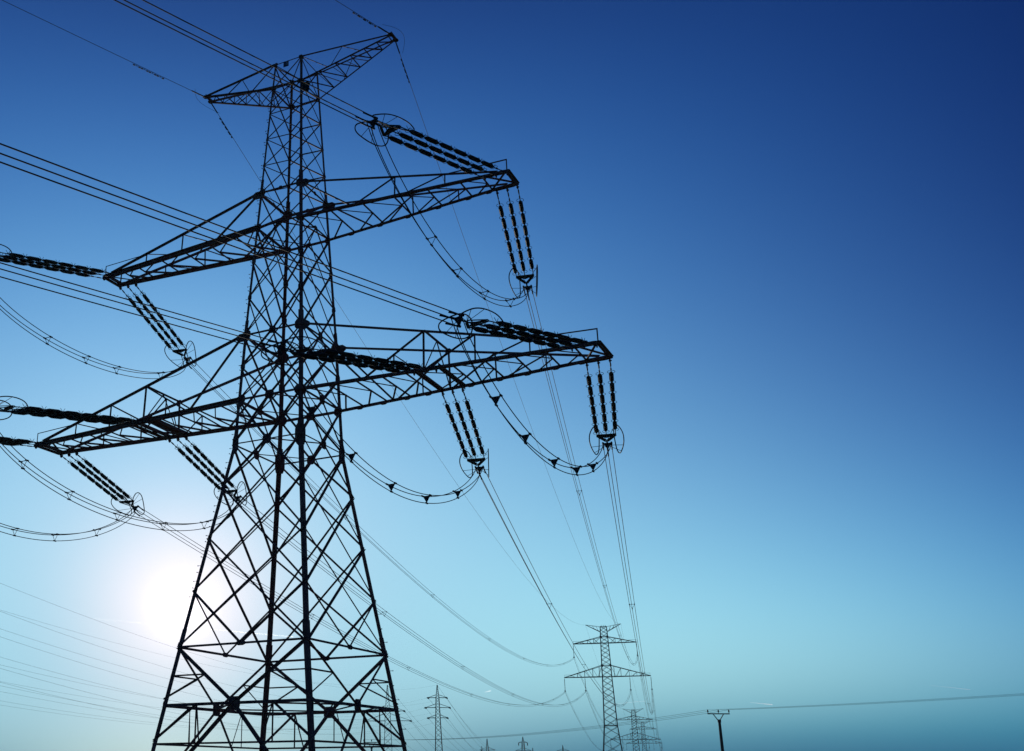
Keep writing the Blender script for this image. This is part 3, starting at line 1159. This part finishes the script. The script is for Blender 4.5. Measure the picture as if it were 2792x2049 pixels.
def small_tower(px, Z, Hs, arms, label, group, yaw, wtop=0.45, wbot=1.3, wires='tension', lw=0.1, spire=3.5):
    p = at_depth(px, 1950 if Z < 400 else 2045, Z)
    base = V((p.x, p.y, 0))
    root = thing('lattice_mast', label, 'pylon', base, group)
    root.rotation_euler = (0, 0, yaw)
    Hb = Hs-spire

    def w_(z):
        return lerp(wbot, wtop, min(1, z/Hb)) if z <= Hb else max(0.03, wtop*(Hs-z)/spire)

    def c(z, k):
        s = ((-1, -1), (1, -1), (1, 1), (-1, 1))[k % 4]
        return V((s[0]*w_(z), s[1]*w_(z), z))
    for k in range(4):
        mb = MB()
        mb.angle(c(0, k), c(Hb, k), lw*1.4, FNORM[k], jit=0)
        mb.angle(c(Hb, k), c(Hs-0.01, k), lw, FNORM[k], jit=0)
        mb.build('leg', STEEL).parent = root
    zs = [0.0]
    while zs[-1] < Hs-0.6:
        zs.append(zs[-1]+max(0.7, w_(zs[-1])*1.7))
    for k in range(4):
        mb = MB()
        for a, b in zip(zs, zs[1:]):
            b = min(b, Hs-0.1)
            mb.angle(c(a, k), c(b, k+1), lw*0.5, FNORM[k])
            mb.angle(c(b, k), c(a, k+1), lw*0.5, FNORM[k])
        mb.build('bracing_panel', STEEL).parent = root
    tips = []
    for z, half, mids in arms:
        for s in (-1, 1):
            mb = MB()
            for y in (-1, 1):
                mb.angle((s*w_(z), y*w_(z), z), (s*half, y*0.12, z), lw*1.2, (0, y, 0))
                mb.angle((s*w_(z), y*w_(z), z+half*0.3), (s*half, y*0.12, z+0.05), lw*0.8, (0, y, 0))
            mb.build('crossarm', STEEL).parent = root
            for xx in [half]+list(mids):
                tips.append((s*xx, z))
    return root, base, tips


# tension masts behind, and the wires that run from the left edge of the picture to them
yawA = R(24)
hA = lambda y, Z, px=1120: at_depth(px, y, Z).z
mastA, baseA, tipsA = small_tower(1194, 385, hA(1868, 385), [(hA(1903, 385), 3.15, ()), (hA(1930, 385), 4.1, ()), (hA(1958, 385), 3.25, ())],
                                  'slim lattice mast with three short crossarms right of the big tower foot', 'lattice masts of other lines', yawA, 0.46, 1.5, lw=0.15, spire=3.9)
mastB, baseB, tipsB = small_tower(1057, 385, hA(1868, 385), [(hA(1939, 385), 5.7, ()), (hA(1966, 385), 7.8, (3.8,))],
                                  'lattice mast with two wide crossarms seen through the right foot of the big tower', 'lattice masts of other lines', yawA, 0.75, 1.7, lw=0.13, spire=7.8)
h = V((math.sin(AZ), math.cos(AZ), 0))


def camxy(X, Z):
    q = CP+rt*X+h*Z
    return V((q.x, q.y, 0))


FM = {
    'C1': (1329, 895, hA(2015, 895), [(hA(2046, 895), 6.0, (3.2,))]),
    'C2': (1427, 940, hA(2010, 940), [(hA(2026, 940), 3.6, ()), (hA(2048, 940), 6.5, ())]),
}
mC1, bC1, tC1 = small_tower(1329, 895, FM['C1'][2], FM['C1'][3], 'tiny spire-topped mast on the horizon, left of the two small ones', 'tiny masts on the horizon', yawA, 0.9, 2.2, lw=0.3, spire=9)
mC2, bC2, tC2 = small_tower(1427, 940, FM['C2'][2], FM['C2'][3], 'tiny mast on the horizon with drooping insulators on its crossarm', 'tiny masts on the horizon', yawA, 0.8, 2.2, lw=0.3, spire=5)
mC3, bC3, tC3 = small_tower(1452.5, 1250, hA(2040, 1250), [], 'faintest needle-like mast top on the horizon', 'tiny masts on the horizon', yawA, 0.9, 2.2, lw=0.3, spire=9)
mC4, bC4, tC4 = small_tower(1535, 1150, hA(2033, 1150), [(hA(2049, 1150), 6.5, ())], 'small spire-topped mast on the horizon left of the nearest distant tower', 'tiny masts on the horizon', yawA, 0.9, 2.4, lw=0.35, spire=9)


def loc(base, x, z, yaw=yawA):
    return V((base.x+x*math.cos(yaw), base.y+x*math.sin(yaw), z))


um2 = MB()
um2.lathe([(0.05, 0), (0.25, 0.1), (0.25, 1.2), (0.05, 1.35)], 8)
SMALLM = um2.mesh('insulator_string', PORC)


def wire(A, B, sag, r, label, group, n=50):
    mb = MB()
    mb.tube([q-A for q in para(A, B, sag, n)], r, 4)
    o = mb.build('overhead_wire', ALU)
    o.location = A
    tag(o, label, 'power line', group)
    return o


def string_at(P, D, label, L_=1.35):
    o = bpy.data.objects.new('insulator_string', SMALLM)
    C.objects.link(o)
    o.location = P
    o.rotation_euler = D.to_track_quat('Z', 'Y').to_euler()
    tag(o, label, 'insulator', 'small insulators of the slim masts')


PREV = {'A': camxy(-74.33, 40.0), 'B': camxy(-84.71, 62.64)}
H0 = {'A': 4.13, 'B': 0.84}
SGL = {'A': (12.24, 12.0), 'B': (8.29, 7.64)}
rank = ['top', 'middle', 'bottom']
sides = {-1: 'left', 1: 'right'}
for nm, base, tips, nb, ntips, mast in (('A', baseA, tipsA, bC2, None, 'three-armed mast'), ('B', baseB, tipsB, bC1, None, 'mast behind the tower foot')):
    items = [(0, hA(1868, 385))]+list(tips)
    for x, z in items:
        P = loc(base, x, z)
        Q = PREV[nm]
        d0 = (Q-hz(P)).normalized()
        lt = d0.cross(V((0, 0, 1)))
        Qp = V((Q.x, Q.y, z+H0[nm]))-lt*x*1.0
        nth = 'peak' if x == 0 else sides[1 if x > 0 else -1]+(' inner' if abs(x) < 3.9 and nm == 'B' else '')+' arm, %s level' % ('upper' if z > hA(1915 if nm == 'A' else 1950, 385) else ('middle' if z > hA(1945, 385) and nm == 'A' else 'lower'))
        P1 = P
        if x:
            D = (Qp-P).normalized()
            D.z = -0.12
            D.normalize()
            string_at(P, D, 'short near-side insulator, %s, %s' % (nth, mast))
            P1 = P+D*1.35
        wire(P1, Qp, SGL[nm][0 if x else 1], 0.014, 'faint lower left wire to the %s, %s' % (nth, mast), 'wires across the lower left sky')
        far = V((nb.x, nb.y, 0))
        P2 = P
        Fp = loc(far, x*0.8, z*0.86)
        if x:
            D = (Fp-P).normalized()
            D.z = -0.15
            D.normalize()
            string_at(P, D, 'short far-side insulator, %s, %s' % (nth, mast))
            P2 = P+D*1.35
        wire(P2, Fp, 14, 0.03, 'hair-thin wire down to the horizon, %s, %s' % (nth, mast), 'wires falling to the horizon')

# hanging insulators of the small horizon mast
for s in (-1, 1):
    o = bpy.data.objects.new('insulator_string', SMALLM)
    C.objects.link(o)
    o.location = loc(bC2, s*3.6, hA(2026, 940)-2.4)
    o.scale = (1.6, 1.6, 1.8)
    tag(o, 'tiny drooping insulator on the %s arm of the small horizon mast' % sides[s], 'insulator', 'drooping insulators')


# ------------------------------------------------------------ wooden-pole line
def tpole(X, Z, Ht, yaw, label, rp=0.13, lean=0.0):
    b = V((X.x, X.y, 0))
    root = thing('wooden_pole', label, 'utility pole', b, 'poles of the low line')
    root.rotation_euler = (0, lean, yaw)
    mb = MB()
    mb.tube([(0, 0, -0.3), (0, 0, Ht*0.5), (0, 0, Ht-0.95)], rp*1.25, 12, rend=rp*0.85)
    mb.build('pole', WOOD).parent = root
    mb = MB()
    mb.box((0, 0, Ht-0.38), 2.25, 0.1, 0.1)
    mb.build('crossarm', STEEL).parent = root
    mb = MB()
    for s in (-1, 1):
        mb.angle((s*0.05, 0.04, Ht-1.05), (s*0.52, 0.04, Ht-0.42), 0.07, (0, 1, 0))
    mb.lathe([(rp+0.02, Ht-1.2), (rp+0.02, Ht-0.92)], 12)
    mb.build('brace', STEEL).parent = root
    tips = []
    for x in (-1.08, 0.0, 1.08):
        mb = MB()
        mb.tube([(x, 0, Ht-0.36), (x, 0, Ht-0.2)], 0.02, 6)
        mb.lathe([(0.04, Ht-0.25), (0.075, Ht-0.22), (0.06, Ht-0.16), (0.075, Ht-0.12), (0.055, Ht-0.06), (0.06, Ht-0.02), (0.03, Ht+0.02)], 10)
        k0 = len(mb.v)-7*10
        mb.v[k0:] = [(q[0]+x, q[1], q[2]) for q in mb.v[k0:]]
        mb.build('pin_insulator', PORC).parent = root
        tips.append(V((b.x+x*math.cos(yaw), b.y+x*math.sin(yaw), Ht)))
    return tips


# yaw so the crossarm is square to the line (line direction in camera ground axes is (34,-47))
ld_ = (rt*34-h*47).normalized()
yw = math.atan2(ld_.y, ld_.x)+math.pi/2
yp = math.atan2(rt.y, rt.x)
ZR = 112.0
PR = at_depth(1958, 1936, ZR)
HR = PR.z
tr = tpole(PR, ZR, HR, yp+R(6), 'dark pole with three pin insulators standing alone right of the distant towers', 0.15, lean=0.0)
ZL = 158.0
PL = at_depth(1013, 2017, ZL)
HL = PL.z
tl = tpole(PL, ZL, HL, yp+R(6), 'pole top with crossarm seen through the right foot of the big tower', 0.14)
dirn = (tr[1]-tl[1])
dirn.z = 0
for a, b, wn in zip(tl, tr, ('left', 'middle', 'right')):
    wire(a, b, 0.9, 0.014, 'thin low wire between the two poles, on their %s pins' % wn, 'wires of the low line', 30)
    wire(b, b+dirn*1.0+V((0, 0, 0.3)), 0.35, 0.010, 'thin low wire from the %s pin of the lone pole to the right edge' % wn, 'wires of the low line', 30)

# narrow dark conifer top just breaking the lower edge
bt = at_depth(1316, 2100, 60)
Ht = 1.6+(2126-2040)/2975*60
root = thing('conifer_tree', 'tiny black pointed treetop at the lower edge beside the left horizon mast', 'tree', (bt.x, bt.y, 0))
mb = MB()
mb.tube([(0, 0, -0.3), (0, 0, Ht-0.15)], 0.05, 8, rend=0.01)
mb.build('trunk', WOOD).parent = root
mb = MB()
for k in range(420):
    t = random.random()**0.7
    z = Ht-0.02-t*(Ht-0.5)
    a = random.uniform(0, 2*math.pi)
    L_ = 0.03+0.36*t*random.uniform(0.6, 1)
    p0 = V((0, 0, z))
    p1 = V((L_*math.cos(a), L_*math.sin(a), z-0.25*L_+random.uniform(-0.03, 0.03)))
    w = 0.03
    pr_ = V((-math.sin(a), math.cos(a), 0))*w
    mb.add([p0, p1*0.6+p0*0.4+pr_, p1, p1*0.6+p0*0.4-pr_+V((0, 0, -0.03))], [(0, 1, 2), (0, 2, 3)])
mb.build('crown', FOL).parent = root


# ============================================================ CONTRAILS
CT = bpy.data.materials.new('contrail_ice')
CT.use_nodes = True
t = CT.node_tree
t.nodes.clear()
oo = t.nodes.new('ShaderNodeOutputMaterial')
vs_ = t.nodes.new('ShaderNodeVolumeScatter')
vs_.inputs['Color'].default_value = (1, 1, 1, 1)
vs_.inputs['Density'].default_value = 0.003
vs_.inputs['Anisotropy'].default_value = 0.75
t.links.new(vs_.outputs[0], oo.inputs['Volume'])
for (x0, y0, x1, y1, wd, lab) in ((250, 1687, 800, 1737, 1.8, 'long thin white vapour trail crossing beside the sun'),
                                  (1626, 1925, 1760, 1912, 1.3, 'pale vapour trail behind the nearest distant tower'),
                                  (2045, 1916, 2106, 1922, 2.6, 'short bright vapour trail above the lone pole line'),
                                  (2535, 1869, 2645, 1881, 1.8, 'pale vapour trail low in the sky near the right edge'),
                                  (1322, 1888, 1338, 1884, 2.2, 'tiny bright dash of vapour trail above the horizon masts')):
    def hi(px, py):
        d = ray(px, py)
        return CP+d*(9000/d.z)
    a, b = hi(x0, y0), hi(x1, y1)
    m_ = (a+b)/2
    wr = wd/2975*((a-CP).length+(b-CP).length)/2*0.5
    pts = [lerp(a, b, k/24)-m_ for k in range(25)]
    mb = MB()
    vs = []
    mb.tube(pts, wr*0.35, 8, rend=wr)
    o = mb.build('vapour_trail', CT)
    o.location = m_
    tag(o, lab, 'contrail', 'vapour trails')

# ============================================================ HAZE
hb = MB()
zt, zb0 = 58.0, -1.6
x0, x1, y0, y1 = cx0-ext-5, cx0+ext+5, cy0-ext-5, cy0+ext+5
hb.add([(x0, y0, zb0), (x1, y0, zb0), (x1, y1, zb0), (x0, y1, zb0), (x0, y0, zt), (x1, y0, zt), (x1, y1, zt), (x0, y1, zt)],
       [(3, 2, 1, 0), (4, 5, 6, 7), (0, 1, 5, 4), (1, 2, 6, 5), (2, 3, 7, 6), (3, 0, 4, 7)])
HM = bpy.data.materials.new('thin_air_haze')
HM.use_nodes = True
t = HM.node_tree
t.nodes.clear()
oo = t.nodes.new('ShaderNodeOutputMaterial')
pv = t.nodes.new('ShaderNodeVolumePrincipled')
pv.inputs['Color'].default_value = (0.26, 0.56, 0.68, 1)
pv.inputs['Density'].default_value = 0.00011
pv.inputs['Anisotropy'].default_value = 0.3
t.links.new(pv.outputs[0], oo.inputs['Volume'])
hz_ = hb.build('haze', HM)
hz_['kind'] = 'stuff'
